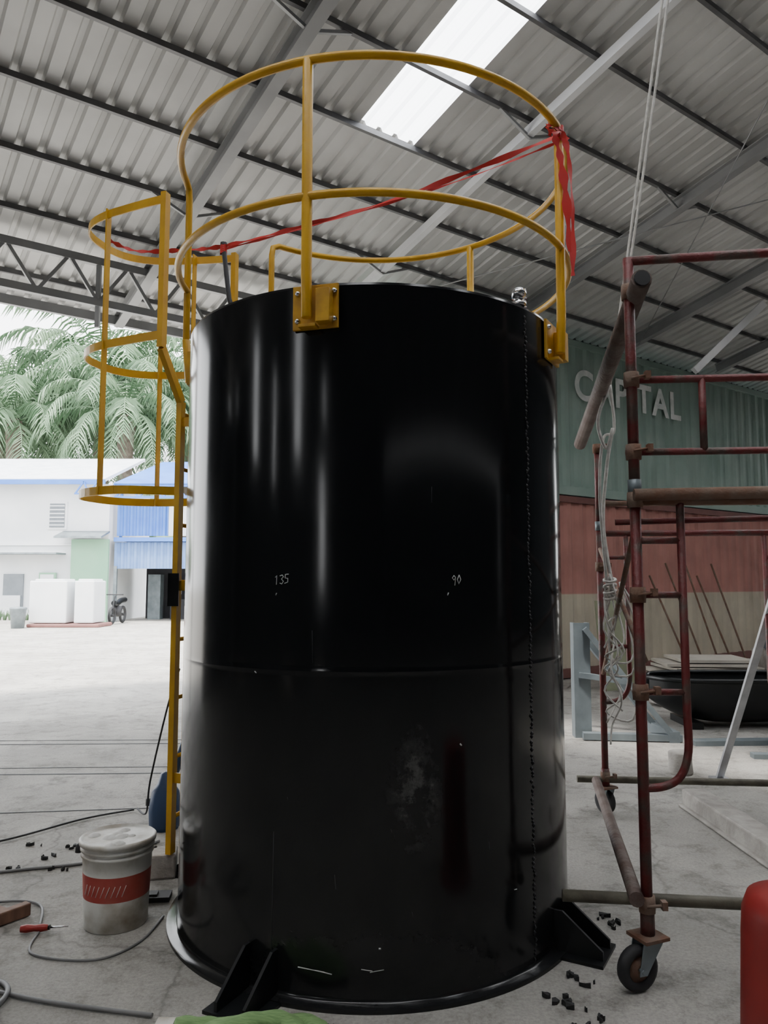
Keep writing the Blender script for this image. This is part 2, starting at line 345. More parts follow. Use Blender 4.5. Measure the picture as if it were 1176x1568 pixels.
b.lathe([(0,0),(.021,0),(.021,.06),(.032,.06),(.032,.085),(.024,.085),(.024,.10),(.033,.10),(.033,.135),(.02,.145),(0,.147)],c,0,20)
b.tube([(.60,3.31,2.70),(.56,3.30,2.70)],.016,0,12)
b.build('pipe_fitting',[M_chrome])

# ------------------------------------------------------------------ guard rail
RR=.955;ZT=3.53;ZM=2.976;b=MB()
def ringpts(z,a0,a1,n=70): return [cyl(a0+(a1-a0)*i/n,RR,z) for i in range(n+1)]
top=[cyl(-93,RR,2.70),cyl(-93,RR,ZT-.07),cyl(-92.3,RR,ZT-.02)]+ringpts(ZT,-89,218,90)+[cyl(220.5,RR,ZT-.02),cyl(221,RR,ZT-.07),cyl(221,RR,2.62)]
b.tube(top,.0175,0,12)
b.tube(ringpts(ZM,-93,221,90),.0165,0,12)
def post(ph):
    n=Vector((math.sin(R(ph)),-math.cos(R(ph)),0));t=Vector((math.cos(R(ph)),math.sin(R(ph)),0));c0=Vector((TX,TY,0))
    b.tube([cyl(ph,RR-.012,2.50),cyl(ph,RR-.005,2.66),cyl(ph,RR,ZT)],.021,0,12)
    pc=c0+n*(TR+.009)+t*.02
    b.box(pc+Vector((0,0,2.555)),(.185,.012,.175),1,rz=R(ph))
    b.box(pc+n*.03+t*.045+Vector((0,0,2.545)),(.055,.05,.13),1,rz=R(ph))
    b.box(pc+n*.022-t*.02+Vector((0,0,2.472)),(.07,.05,.012),1,rz=R(ph))
    for sx_ in(-.07,.078):
        for zz in(2.50,2.61):
            Mx=Matrix.Rotation(R(ph),3,'Z')@Matrix.Rotation(R(90),3,'X')
            b.lathe([(0,.016),(.009,.014),(.012,.006),(.012,0)],pc+t*sx_+n*.005+Vector((0,0,zz)),2,8,Mx)
for ph in(-15,61,143): post(ph)
for ph in(-93,221):
    n=Vector((math.sin(R(ph)),-math.cos(R(ph)),0))
    b.box(Vector((TX,TY,2.56))+n*(TR+.022),(.12,.036,.17),1,rz=R(ph))
    b.tube([cyl(ph,RR-.02,2.5),cyl(ph,RR,2.72)],.02,0,10)
b.build('guard_rail',[M_yel,M_yeld,M_chrome],bevel=.002)

# ------------------------------------------------------------------ caged ladder
b=MB();out=Vector((-.96,.28,0));lat=Vector((-.28,-.96,0));base=Vector((-1.035,4.235,0))
hw=.19;hf=.39
for sg in(1,-1):
    a=base+lat*hw*sg; f=base+lat*hf*sg
    b.strip([a+Vector((0,0,.125)),a+Vector((0,0,2.46)),f+Vector((0,0,2.70)),f+Vector((0,0,ZT))],.03,0,out,.045)
    for z in(.5,1.48,2.35):
        tip=Vector((TX,TY,z)); dirn=(Vector((a.x,a.y,z))-tip).normalized()
        b.beam(tip+dirn*(TR+.002),Vector((a.x,a.y,z)),.01,.05,0)
z=.3
while z<2.5:
    b.tube([base+lat*hw+Vector((0,0,z)),base-lat*hw+Vector((0,0,z))],.011,0,8);z+=.3
def hoop(z,h0,depth):
    pts=[]
    N=28
    for i in range(N+1):
        a=math.pi*(i/N)-math.pi/2
        sn=math.sin(a);cs=math.cos(a)
        l=math.copysign(abs(sn)**.75,sn);o_=abs(cs)**.75
        w=h0+(.36-h0)*min(1,o_*2.5)
        pts.append(base+lat*(-l*w)+out*(o_*depth)+Vector((0,0,z)))
    b.strip(pts,.045,0,(0,0,1),.007)
hoop(ZT-.03,hf,.67);hoop(2.77,hf,.67);hoop(1.98,hw,.67)
def bar(l,o_,z0=1.96,z1=ZT):
    q=base+lat*l+out*o_; b.beam(q+Vector((0,0,z0)),q+Vector((0,0,z1)),.04,.008,0,out)
bar(.315,.40);bar(-.30,.45)
bar(-.34,.25)
b.box(base+lat*.22+Vector((0,0,1.46)),(.055,.05,.17),1,rz=.2)
b.build('caged_ladder',[M_yel,M_blk])

# red tape
b=MB()
def ribbon(P,w,n=10,m=0,tw=.6):
    pts=catmull(P,n);vs=[];fs=[]
    for i,p in enumerate(pts):
        t=(pts[min(i+1,len(pts)-1)]-pts[max(i-1,0)]).normalized();u=Vector((0,0,1)) if abs(t.z)<.8 else Vector((1,.2,0))
        u=(u-t*u.dot(t)).normalized();v=t.cross(u);a=math.sin(i*.35)*tw
        d=u*math.cos(a)+v*math.sin(a);ww=w*(.7+.3*math.sin(i*1.3))
        vs+=[p+d*ww/2,p-d*ww/2]
    for i in range(len(pts)-1): fs.append((2*i,2*i+1,2*i+3,2*i+2))
    b.add(vs,fs,m,True)
tp=cyl(61,RR,3.50)
ribbon([(-1.62,4.35,3.50),(-1.5,4.5,3.50),(-1.2,4.4,3.46),(-.93,4.30,3.44),(-.5,4.08,3.44),(.1,3.75,3.455),tp],.03,14)
ribbon([(-.93,4.30,3.42),(-.3,3.95,3.42),(.35,3.6,3.45),tp+Vector((0,0,-.03))],.014,14)
ribbon([tp+Vector((.0,-.03,.03)),tp+Vector((-.03,-.06,-.03)),tp+Vector((-.005,-.04,-.12)),tp+Vector((.02,-.03,-.3)),tp+Vector((.035,-.02,-.55))],.045,8,tw=.4)
ribbon([tp+Vector((0,-.03,0)),tp+Vector((.03,-.04,-.1)),tp+Vector((.05,-.02,-.35)),tp+Vector((.045,-.02,-.66))],.03,8)
for k in range(6):
    a=random.uniform(0,6.28);ribbon([tp+Vector((0,-.025,0)),tp+Vector((.04*math.cos(a),-.05,.03*math.sin(a)+.01)),tp+Vector((.065*math.cos(a+.5),-.05,.055*math.sin(a+.5)))],.03,5)
for k in range(5):
    q=tp+Vector((0,0,-.03+k*.015));ribbon([q+Vector((.024*math.cos(t),.024*math.sin(t),0)) for t in [i*.785 for i in range(9)]],.02,3,tw=.1)
for k in range(4): 
    q=Vector((-.93,4.30,3.40+k*.012)); ribbon([q+Vector((.02*math.cos(t),.02*math.sin(t),0)) for t in [i*.785 for i in range(9)]],.02,3,tw=.1)
b.build('red_barrier_tape',[M_tape])
b=MB();b.tube([(-.72,4.12,2.655),(-.88,4.24,3.1),(-.93,4.30,3.43)],.014,0,8);b.tube([(-.93,4.30,3.43),(-.93,4.30,3.46)],.02,0,8)
b.build('dark_rod',[M_dark])

# ------------------------------------------------------------------ containers
M_redc=bpy.data.materials.new('container_red_cream');M_redc.use_nodes=True;nt=M_redc.node_tree;bs=nt.nodes['Principled BSDF'];L=nt.links.new
tc=nt.nodes.new('ShaderNodeTexCoord');sx=nt.nodes.new('ShaderNodeSeparateXYZ');L(tc.outputs['Object'],sx.inputs[0])
nn=nt.nodes.new('ShaderNodeTexNoise');nn.inputs['Scale'].default_value=2;nn.inputs['Detail'].default_value=8;L(tc.outputs['Object'],nn.inputs['Vector'])
r=nt.nodes.new('ShaderNodeValToRGB')
e=r.color_ramp.elements;e[0].position=.492;e[0].color=(.66,.59,.46,1);e[1].position=.50;e[1].color=(.58,.27,.23,1)
mm=nt.nodes.new('ShaderNodeMath');mm.operation='MULTIPLY';mm.inputs[1].default_value=.385;L(sx.outputs['Z'],mm.inputs[0]);L(mm.outputs[0],r.inputs['Fac'])
mx=nt.nodes.new('ShaderNodeMixRGB');mx.blend_type='MULTIPLY';mx.inputs[0].default_value=.5;L(r.outputs[0],mx.inputs[1]);L(nn.outputs['Fac'],mx.inputs[2])
L(mx.outputs[0],bs.inputs['Base Color']);bs.inputs['Roughness'].default_value=.75
nrm=-dv
def container(name,z0,z1,mat_,frame,text=False):
    b=MB();o=Vector((2.86,12.1,0))-pv*3.0;Lg=12.2;W=2.44
    corr(b,o-nrm*.02,pv,Lg,z0+.12,z1-.1,.036,.28,0,nrm)
    back=o-nrm*W
    corr(b,back,pv,Lg,z0+.12,z1-.1,.036,.28,0,-nrm)
    for e in(0,Lg):
        b.box(o+pv*e-nrm*W/2+Vector((0,0,(z0+z1)/2)),(.04,W,z1-z0-.1),0,rz=ang)
        for w in(0.05,W-.05): b.box(o+pv*e-nrm*w+Vector((0,0,(z0+z1)/2)),(.14,.14,z1-z0),1,rz=ang)
    for w in(0.03,W-.03):
        for z,h in((z0+.07,.14),(z1-.05,.10)): b.box(o+pv*Lg/2-nrm*w+Vector((0,0,z)),(Lg,.09,h),1,rz=ang)
    b.box(o+pv*Lg/2-nrm*W/2+Vector((0,0,z1-.02)),(Lg,W,.03),1,rz=ang);b.box(o+pv*Lg/2-nrm*W/2+Vector((0,0,z0+.08)),(Lg,W,.05),1,rz=ang)
    if text:
        cu=bpy.data.curves.new('t','FONT');cu.body='CAPITAL';cu.size=.7;cu.extrude=.004;cu.offset=.016;cu.space_character=1.12
        ob=bpy.data.objects.new('t',cu);bpy.context.scene.collection.objects.link(ob)
        dg=bpy.context.evaluated_depsgraph_get();me=bpy.data.meshes.new_from_object(ob.evaluated_get(dg))
        xs=[v.co.x for v in me.vertices];w=max(xs)-min(xs);k=2.95/w
        org=Vector((2.86,12.1,0))+pv*.30+nrm*.006
        vs=[org+pv*((v.co.x-min(xs))*k)+Vector((0,0,4.48+v.co.y*1.0)) +nrm*v.co.z for v in me.vertices]
        b.add(vs,[list(p.vertices) for p in me.polygons],2)
        bpy.data.objects.remove(ob)
    b.build(name,[mat_,frame,M_lett])
container('shipping_container',2.88,5.44,M_green,M_green,True)
M_redf=mat('container_red_frame',(.20,.09,.08),.7)
container('shipping_container.001',.02,2.86,M_redc,M_redf)

# ------------------------------------------------------------------ scaffold tower
b=MB();P1=Vector((.985,3.0,0));P2=Vector((1.43,5.1,0));rt=Vector((.985,-.09,0)).normalized()
def V(p,z): return Vector((p.x,p.y,z))
def frame(P,m,z0,full):
    Q=P+rt*1.22
    for X in(P,Q): b.tube([V(X,z0),V(X,1.86)],.021,m,10); b.tube([V(X,1.84),V(X,1.90)],.026,3,10)
    b.tube([V(P,1.82),V(Q,1.82)],.021,1 if full else m,10)
    for X,s in((P,1),(Q,-1)):
        I=X+rt*.17*s
        b.tube(catmull([V(X,.72),V(X+rt*.08*s,.73),V(X+rt*.14*s,.77),V(I,.86),V(I,1.0)],5)+[V(I,1.82)],.016,m,8)
        for z in(1.08,1.45,1.66): b.tube([V(X,z),V(I,z)],.013,m,8)
frame(P1,0,.20,True);frame(P2,0,.2,False)
Q1=P1+rt*1.22;Q2=P2+rt*1.22
b.tube([V(P1,1.86),V(P1,2.80)],.021,0,10);b.tube([V(P1,2.79),V(Q1,2.82)],.018,0,10);b.tube([V(Q1,1.86),V(Q1,2.84)],.021,0,10)
b.tube([V(P1,2.30),V(Q1,2.30)],.015,0,8);b.tube([V(P1-rt*.03,2.01),V(Q1,2.01)],.014,0,8)
b.tube([V(P1+rt*.27,2.30),V(P1+rt*.27,2.01)],.015,0,8)
b.tube([V(P2,1.86),V(P2,2.42)],.021,0,10);b.tube([V(Q2,1.86),V(Q2,2.42)],.021,0,10)
b.tube([V(P2,2.02),V(Q2,2.02)],.018,1,10)
b.tube([V(P1-Vector((.05,0,0)),1.74)+Vector((0,.1,0)),V(Q1,1.76)],.012,0,8)
b.tube([V(P1+Vector((-.02,-.05,0)),1.835),V(Q1+Vector((.3,-.08,0)),1.85)],.024,1,10)
b.tube([V(P1-rt*.30+Vector((0,.05,0)),.30),V(P1+rt*.60+Vector((0,.05,0)),.29)],.022,2,10)
b.tube([V(P2-rt*.18,.23),V(Q2+rt*.2,.23)],.022,2,10)
b.tube([V(P2+Vector((-.10,-.15,0)),.26),V(P1+Vector((-.05,-.04,0)),.33)],.028,5,12)
b.tube([(.99,2.86,2.66),(1.27,4.92,2.39)],.039,5,14)
b.tube([(.99,2.850,2.661),(.99,2.86,2.66)],.031,4,14)  # dark disc paints the shade inside the open pipe end
b.tube([V(P1,1.2)+Vector((.02,.0,0)),V(P2,1.72)],.012,1,8);b.tube([V(P1,1.72),V(P2,.9)],.012,1,8)
for X,z in((P1,2.66),(P1,2.3),(P1,2.01),(P1,1.82),(P1,1.45),(P1,.30),(P1,1.08),(P2,2.39),(P2,.25),(P2,1.6)):
    b.lathe([(.0,-.03),(.030,-.03),(.032,0),(.030,.03),(0,.03)],V(X,z),1,12)
    b.tube([V(X,z)+Vector((-.01,-.03,0)),V(X,z)+Vector((.055,-.045,.01))],.006,1,6)
    b.box(V(X,z)+Vector((.05,-.04,.01)),(.02,.03,.03),1)
for k,X in enumerate((P1,Q1,P2,Q2)):
    b.tube([V(X,.17),V(X,.30)],.026,0,10)
    b.box(V(X,.185),(.11,.11,.012),1,rz=.4)
    a=R(205) if k==0 else R(40*k); w=V(X,.082)+Vector((math.cos(a)*.055,math.sin(a)*.055,0))
    ax=Matrix.Rotation(a+R(38),3,'Z')@Matrix.Rotation(R(90),3,'X')
    if k==0: ax=Matrix.Rotation(R(20),3,'Z')@Matrix.Rotation(R(90),3,'X')
    b.lathe([(.048,-.018),(.066,-.022),(.079,-.016),(.082,0),(.079,.016),(.066,.022),(.048,.018),(.048,-.018)],w,4,28,ax)
    b.lathe([(0,-.014),(.02,-.024),(.03,-.012),(.05,-.010),(.05,.010),(.03,.012),(.02,.024),(0,.014)],w,1,20,ax)
    axd=ax@Vector((0,0,1))
    for sg in(-1,1):
        side=w+axd*.032*sg
        tq=V(X,.178)+axd*.032*sg; wd=(ax@Vector((1,0,0)))
        vs=[tq+wd*.045,tq-wd*.045,side-wd*.016-Vector((0,0,.015)),side+wd*.016-Vector((0,0,.015))]
        vs=vs+[v+axd*.004 for v in vs]
        b.add(vs,[(0,1,2,3),(7,6,5,4),(0,4,5,1),(1,5,6,2),(2,6,7,3),(3,7,4,0)],3)
    b.tube([w-axd*.04,w+axd*.04],.008,3,8)
b.build('scaffold_tower',[M_red,M_rust,M_olive,M_steelg,M_dark,M_pipe])

# ropes
b=MB()
for o_ in(0,.03):
    b.tube(catmull([(1.80+o_,3.56,7.0),(1.47+o_,3.8,4.56),(1.27+o_*.6,3.93,3.1),(1.2,4.0,2.54)],8),.007,0,6)
b.tube(catmull([(1.2,4.0,2.54),(1.13,4.0,2.35),(1.17,4.0,2.2),(1.2,3.98,2.3),(1.17,4.0,2.1),(1.15,4.02,1.8),(1.18,4.0,1.5)],8),.009,0,6)
b.tube(catmull([(1.2,4.0,2.54),(1.22,4.02,2.3),(1.16,4.02,2.25),(1.13,4.0,1.95),(1.16,4.02,1.5)],8),.008,0,6)
for k in range(7):
    z1=1.50+random.uniform(-.1,.1);z0=random.uniform(.7,1.2);x=1.17;P=[(x,4.0,z1)]
    zz=z1
    while zz>z0:
        zz-=random.uniform(.06,.16);P.append((x+random.uniform(-.05,.06),4.0+random.uniform(-.05,.05),zz))
    if k%2: P+=[(x+.1,4.0,z0-.05),(x+.12,3.98,z0+.2),(x+.05,4.0,1.5)]
    b.tube(catmull(P,5),.005,0,6)
for k in range(4):
    a=random.uniform(0,3);b.tube([Vector((1.17,4.0,1.42+k*.03))+Vector((.03*math.cos(t),.03*math.sin(t),.01*math.sin(t+a))) for t in [i*.523 for i in range(12)]],.007,0,6,closed=True)
b.build('hanging_rope',[M_rope])

# ------------------------------------------------------------------ bucket
b=MB();c=Vector((-1.19,3.56,0))
b.lathe([(0,.0),(.132,.0),(.136,.004),(.1395,.10),(.1405,.13)],c,0,48)
b.lathe([(.1405,.13),(.1425,.165),(.1455,.235)],c,1,48)
b.lathe([(.1455,.235),(.148,.30),(.155,.302),(.155,.312),(.150,.316),(.150,.325),(.158,.327),(.158,.337),(.152,.341),(.152,.350),(.164,.352),(.165,.368),(.158,.374),(.150,.366),(.13,.362),(0,.364)],c,0,48)
for k in range(9):
    a=R(-135+k*9)
    p0=c+Vector((math.cos(a)*.1437,math.sin(a)*.1437,.155));p1=c+Vector((math.cos(a+.12)*.1455,math.sin(a+.12)*.1455,.20));b.tube([p0,p1],.0013,0,5)
b.tube([c+Vector((-.165,0,.32))]+[c+Vector((-.165*math.cos(t),.165*math.sin(t)*.9+.01,.32-.06*math.sin(t))) for t in [i*math.pi/14 for i in range(1,14)]]+[c+Vector((.165,0,.32))],.003,2,6)
for k in range(22):
    a=random.uniform(0,6.28);r_=random.uniform(0,.12);s_=random.uniform(.5,1.2);b.lathe([(0,.010*s_),(.012*s_,.008*s_),(.022*s_,.003),(.026*s_,0)],c+Vector((math.cos(a)*r_,math.sin(a)*r_,.363)),3,8)
b.lathe([(0,.02),(.016,.012),(.018,-.02),(0,-.025)],c+Vector((-.165,-.02,.325)),2,10)
M_pred=mat('pail_red_band',(.36,.035,.03),.5,0,(.40,.11,.08),5)
M_lime=mat('dried_lime',(.66,.65,.62),.9)
b.build('plastic_bucket',[M_whitep,M_pred,M_dark,M_lime])

b=MB();b.box((-1.15,4.11,.06),(.16,.16,.12),0,rz=.2);b.build('concrete_block',[M_conc],bevel=.012)
b=MB();b.box((-1.10,3.80,.012),(.17,.09,.022),0,rz=.1);b.box((-1.10,3.80,.026),(.05,.05,.01),0,rz=.1);b.build('steel_foot_plate',[M_dark])
b=MB();b.lathe([(0,0),(.08,0),(.095,.03),(.1,.12),(.085,.22),(.05,.27),(.03,.33),(0,.34)],(-1.34,4.85,0),0,12);b.tube([(-1.31,4.85,.28),(-1.26,4.86,.42),(-1.23,4.86,.5)],.03,0,8);b.build('blue_rubble_sack',[M_blued])
b=MB()
b.tube(catmull([(-1.62,5.2,.02),(-1.5,5.0,.05),(-1.42,4.8,.3),(-1.30,4.7,.75),(-1.18,4.5,1.0)],8),.006,0,6)
b.tube(catmull([(-1.64,5.2,.012),(-1.9,5.0,.012),(-2.2,4.6,.012),(-2.6,4.3,.012)],8),.006,0,6)
b.lathe([(0,-.02),(.02,-.02),(.02,.02),(0,.02)],(-1.47,4.95,.13),0,10)
b.build('black_cable',[M_dark])
b=MB();M_cab=mat('grey_cable',(.17,.17,.17),.6)
b.tube(catmull([(-2.2,3.3,.01),(-1.75,3.02,.01),(-1.5,2.98,.01),(-1.25,2.90,.01),(-1.0,2.84,.01),(-.80,2.80,.01)],10),.008,0,8)
b.tube(catmull([(-2.0,2.9,.012),(-1.7,3.25,.012),(-1.52,3.05,.025),(-1.60,2.85,.012),(-1.9,2.7,.012)],10),.010,0,8)
b.tube(catmull([(-1.5,2.62,.012),(-1.38,2.78,.012),(-1.36,2.92,.02),(-1.44,3.02,.012),(-1.56,3.0,.012),(-1.7,2.8,.012)],10),.010,0,8)
b.tube(catmull([(-2.1,3.6,.008),(-1.8,3.75,.008),(-1.6,3.72,.008),(-1.5,3.5,.008)],10),.006,0,8)
b.tube(catmull([(-1.48,3.45,.006),(-1.42,3.25,.006),(-1.15,3.2,.006),(-1.02,3.35,.006),(-.99,3.6,.006)],10),.005,0,8)
b.tube(catmull([(-2.4,4.0,.008),(-1.9,4.15,.008),(-1.5,4.3,.008),(-1.3,4.6,.008)],10),.008,0,8)
b.build('floor_cable',[M_cab])
b=MB();d=Vector((1,.13,0)).normalized();o_=Vector((-1.56,3.44,.02));Mx=Vector((0,0,1)).rotation_difference(d).to_matrix()
b.lathe([(0,0),(.014,.004),(.017,.03),(.013,.06),(.016,.09),(.012,.115),(.006,.12),(0,.12)],o_,0,12,Mx);b.tube([o_+d*.115,o_+d*.125],.011,1,8);b.tube([o_+d*.12,o_+d*.2],.004,2,8)
b.build('screwdriver',[M_cone,M_blk,M_chrome])
b=MB();b.beam((-2.0,3.75,.03),(-1.66,3.56,.03),.04,.03,0);b.beam((-1.70,3.50,.03),(-1.61,3.63,.03),.045,.055,0);b.build('wooden_mallet',[M_wood],bevel=.006)
b=MB()
spots=[(-2.0,4.55),(-1.75,4.5),(-1.95,4.2),(-1.7,4.15),(-2.1,3.9),(.62,2.9),(.75,3.05),(.68,2.75),(1.0,3.5),(.95,3.6),(2.3,3.6),(2.1,3.55),(-.2,2.72),(-1.6,2.9),(-2.2,4.4),(-1.85,4.35),(.7,2.8),(-3,6)]
for x,y in spots:
    for k in range(random.randint(3,6)):
        c=Vector((x+random.uniform(-.05,.05),y+random.uniform(-.04,.04),.008));s_=random.uniform(.004,.015);st=random.uniform(.6,2.4);th=random.uniform(0,3);pts=[]
        for j in range(7):
            a=j*.8976+random.uniform(-.3,.3);q_=Vector((math.cos(a)*s_*st,math.sin(a)*s_,0))*random.uniform(.6,1.2);pts.append(c+Matrix.Rotation(th,3,'Z')@q_)
        b.add([p-Vector((0,0,.007)) for p in pts]+[p+Vector((0,0,random.uniform(.0,.012))) for p in pts],[tuple(range(7))[::-1],tuple(range(7,14))]+[(j,(j+1)%7,7+(j+1)%7,7+j) for j in range(7)],0)
b.build('floor_debris',[M_debris])
b=MB()
def sling(P,w,h):
    pts=catmull(P,10);vs=[];fs=[];K=12
    for i,p in enumerate(pts):
        t=(pts[min(i+1,len(pts)-1)]-pts[max(i-1,0)]).normalized();sd=t.cross(Vector((0,0,1))).normalized()
        for k in range(K):
            a=2*math.pi*k/K;ww=w*(1+.12*math.sin(i*.9+k));vs.append(p+sd*math.cos(a)*ww+Vector((0,0,h+math.sin(a)*h*(1+.2*math.sin(k*3+i*.5)))))
    for i in range(len(pts)-1):
        for k in range(K): fs.append((i*K+k,i*K+(k+1)%K,(i+1)*K+(k+1)%K,(i+1)*K+k))
    fs+= [tuple(range(K))[::-1],tuple((len(pts)-1)*K+k for k in range(K))]
    b.add(vs,fs,0,True)
sling([(-.70,2.725,0),(-.60,2.725,0),(-.48,2.72,0),(-.36,2.74,.0),(-.26,2.74,0),(-.21,2.67,0),(-.30,2.58,0),(-.5,2.55,0)],.034,.020)
sling([(-.60,2.66,.01),(-.45,2.70,.026),(-.33,2.71,.022),(-.27,2.64,0)],.035,.020)
b.box((-.735,2.725,.016),(.06,.055,.028),1);b.build('lifting_sling',[M_sling,M_whitep])
b=MB();b.lathe([(0,0),(.24,0),(.24,.03),(.20,.035),(.196,.06),(.182,.32),(.172,.57),(.168,.63),(.155,.665),(.12,.675),(0,.675)],(1.12,2.10,0),0,40);b.build('plastic_barrier_drum',[M_cone])

# ------------------------------------------------------------------ right clutter
b=MB()
prof=[];c=Vector((3.75,8.3,0))
for i in range(25):
    t=i/24;x=-.95+1.9*t;w=.42*math.sqrt(max(.02,1-(2*t-1)**4));row=[]
    zb_=.03+.25*(abs(2*t-1)**3)
    for j in range(13):
        a=math.pi*j/12;row.append(c+Vector((x,-math.cos(a)*w,.50-(.50-zb_)*math.sin(a)**.7)))
    prof.append(row)
vs=[v for r_ in prof for v in r_];fs=[(i*13+j,(i+1)*13+j,(i+1)*13+j+1,i*13+j+1) for i in range(24) for j in range(12)]
b.add(vs,fs,0,True);b.tube([r_[0] for r_ in prof]+[r_[-1] for r_ in prof[::-1]],.025,0,8,closed=True)
b.box((3.2,8.3,.03),(.12,.6,.08),0);b.box((4.3,8.3,.03),(.12,.6,.08),0);b.build('black_trough',[M_blk])
b=MB()
b.box((1.93,7.6,.55),(.16,.02,1.1),0);b.box((1.86,7.66,.55),(.02,.12,1.1),0);b.box((2.0,7.66,.55),(.02,.12,1.1),0)
b.beam((1.95,7.55,1.05),(2.75,7.4,.02),.10,.05,0);b.beam((1.95,7.9,1.05),(2.75,7.9,.02),.10,.05,0);b.beam((2.72,7.35,.05),(2.72,8.0,.05),.1,.1,0);b.beam((1.9,7.5,.04),(2.8,7.4,.04),.1,.06,0);b.beam((1.9,7.6,.6),(2.35,7.45,.55),.08,.05,0)
b.build('steel_channel_stand',[M_steelg])
M_beige=mat('beige_board',(.46,.43,.37),.8,0,(.36,.33,.28),3)
b=MB()
for k in range(6): b.box((4.15+random.uniform(-.1,.1),10.2,.25+k*.05),(1.5-.12*k,.8,.035),0,rz=random.uniform(-.1,.1))
for x in(3.7,4.6): b.box((x,10.2,.115),(.1,.7,.23),1)
b.build('board_stack',[M_beige,M_wood])
b=MB();M_ol=mat('olive_sheet',(.28,.30,.20),.7)
b.box((3.25,10.9,.62),(.55,.03,1.24),0,rx=-.12,rz=.3);b.box((3.25,10.85,.62),(.45,.03,.05),0,rx=-.12,rz=.3);b.build('leaning_panel',[M_ol])
b=MB()
for k in range(5): b.tube([(4.6+.28*k,11.5+.15*k,.02),(4.2+.33*k,12.2+.2*k,1.6+.2*(k%3))],.015,0,8)
b.build('leaning_rods',[M_rust])
b=MB();b.box((2.1,4.75,.06),(.16,1.15,.11),0,rz=.03);b.box((2.1,4.75,.012),(.22,1.15,.02),0,rz=.03);b.build('concrete_kerb',[M_conc],bevel=.01)
b=MB();b.lathe([(0,0),(.09,0),(.095,.02),(.088,.09),(.09,.16),(.084,.17),(0,.172)],(2.33,6.2,0),0,16);b.build('timber_stump',[M_conc])
b=MB();b.beam((2.55,6.0,.02),(2.50,5.2,1.05),.05,.025,0);b.beam((2.50,5.2,1.05),(2.47,4.8,1.56),.05,.025,0);b.box((2.55,6.0,.01),(.12,.12,.02),0);b.build('metal_prop',[M_prop])
b=MB()
for k in range(16):
    x=3.3+random.uniform(0,3.6);y=9.1+random.uniform(0,.5);b.beam((x-.4,y,.05+.03*(k%3)),(x+.5,y+random.uniform(-.2,.2),.05+.07*(k%3)),.08,.06,k%3)
for k in range(7): b.box((3.5+.5*k+random.uniform(-.1,.1),9.55,.14),(random.uniform(.2,.4),.3,random.uniform(.15,.3)),k%3,rz=random.uniform(-.5,.5))
b.build('scrap_timber_pile',[M_conc,M_beige,M_steelg])
b=MB();b.lathe([(0,-.03),(.22,-.03),(.24,0),(.22,.03),(0,.03)],(5.6,10.7,.82),0,28,Matrix.Rotation(R(75),3,'X'));b.lathe([(0,-.03),(.15,-.03),(.16,0),(.15,.03),(0,.03)],(5.28,10.6,.72),0,28,Matrix.Rotation(R(80),3,'X'))
b.box((5.45,10.7,.29),(.6,.4,.58),1);b.build('steel_discs',[M_steelg,M_conc])
b=MB();b.box((3.4,7.3,.02),(1.1,.14,.05),0,rz=.05);b.box((3.6,6.7,.02),(.9,.1,.04),0,rz=-.1);b.build('steel_flat_bars',[M_steelg])

# ------------------------------------------------------------------ yard buildings
def corrZ(b,x0,x1,y,z0,z1,d,p,m): corr(b,(x0,y,0),(1,0,0),x1-x0,z0,z1,d,p,m,Vector((0,-1,0)))
def slab(b,vs,t,m): b.add(vs+[(x,y,z+t) for x,y,z in vs],[(3,2,1,0),(4,5,6,7),(0,1,5,4),(1,2,6,5),(2,3,7,6),(3,0,4,7)],m)
b=MB()
b.box((-14.6,31.5,2.6),(8.4,5,5.2),0)
b.box((-14.6,28.96,2.9),(8.4,.05,.06),3)
slab(b,[(-19,28.3,5.2),(-10.35,28.3,5.2),(-10.35,33,6.7),(-19,33,6.7)],.12,1)
b.box((-14.65,28.3,5.2),(8.6,.08,.18),2)
for x,z in((-12.35,4.0),(-16.5,4.0)):
    b.box((x,28.98,z),(.72,.06,1.05),3);b.box((x,28.95,z),(.56,.06,.9),4)
    for k in range(6): b.box((x,28.93,z-.36+k*.145),(.56,.04,.04),3)
b.box((-15.2,28.6,2.55),(6.4,.9,.06),7);b.box((-12.6,28.9,1.45),(.62,.1,.8),6);b.box((-12.6,28.84,1.45),(.5,.04,.66),3)
b.box((-13.9,28.96,.9),(.75,.06,1.8),4);b.box((-14.4,28.92,.5),(1.6,.1,1.0),3)
b.box((-15.6,28.85,.08),(6.4,.3,.16),5)
b.box((-11.05,28.93,1.55),(1.4,.12,3.1),6)
slab(b,[(-12.1,28.1,3.1),(-10.35,28.1,3.1),(-10.35,28.98,3.35),(-12.1,28.98,3.35)],.07,7)
for k in range(2): b.beam((-11.4+k*.5,28.2,4.75),(-11.1+k*.5,28.2,5.2),.05,.05,2);b.beam((-11.1+k*.5,28.2,5.2),(-10.9+k*.5,28.2,4.75),.05,.05,2)
b.box((-10.9,28.2,4.75),(1.05,.06,.06),2)
M_brick=mat('painted_plinth',(.45,.42,.40),.9)
M_lr=mat('pale_roof',(.68,.71,.76),.6,0,(.56,.6,.66),2)
b.build('office_building',[M_white,M_lr,M_blue,M_white,M_glass,M_brick,M_greenw,M_steelg])
b=MB()
corrZ(b,-10.2,-4.5,29.1,2.0,3.0,.05,.25,3);b.box((-7.35,29.05,3.1),(5.7,.14,.16),1)
corrZ(b,-10.2,-8.3,29.3,3.25,4.45,.05,.25,1);b.box((-6.4,29.4,3.85),(3.8,.08,1.2),2)
b.box((-7.2,32.2,1.5),(5.4,.1,3),4);b.box((-4.5,30.8,1.6),(.1,3,3.2),0)
for x in(-10.15,-7.3,-4.6): b.box((x,29.15,1.05),(.12,.12,2.1),5)
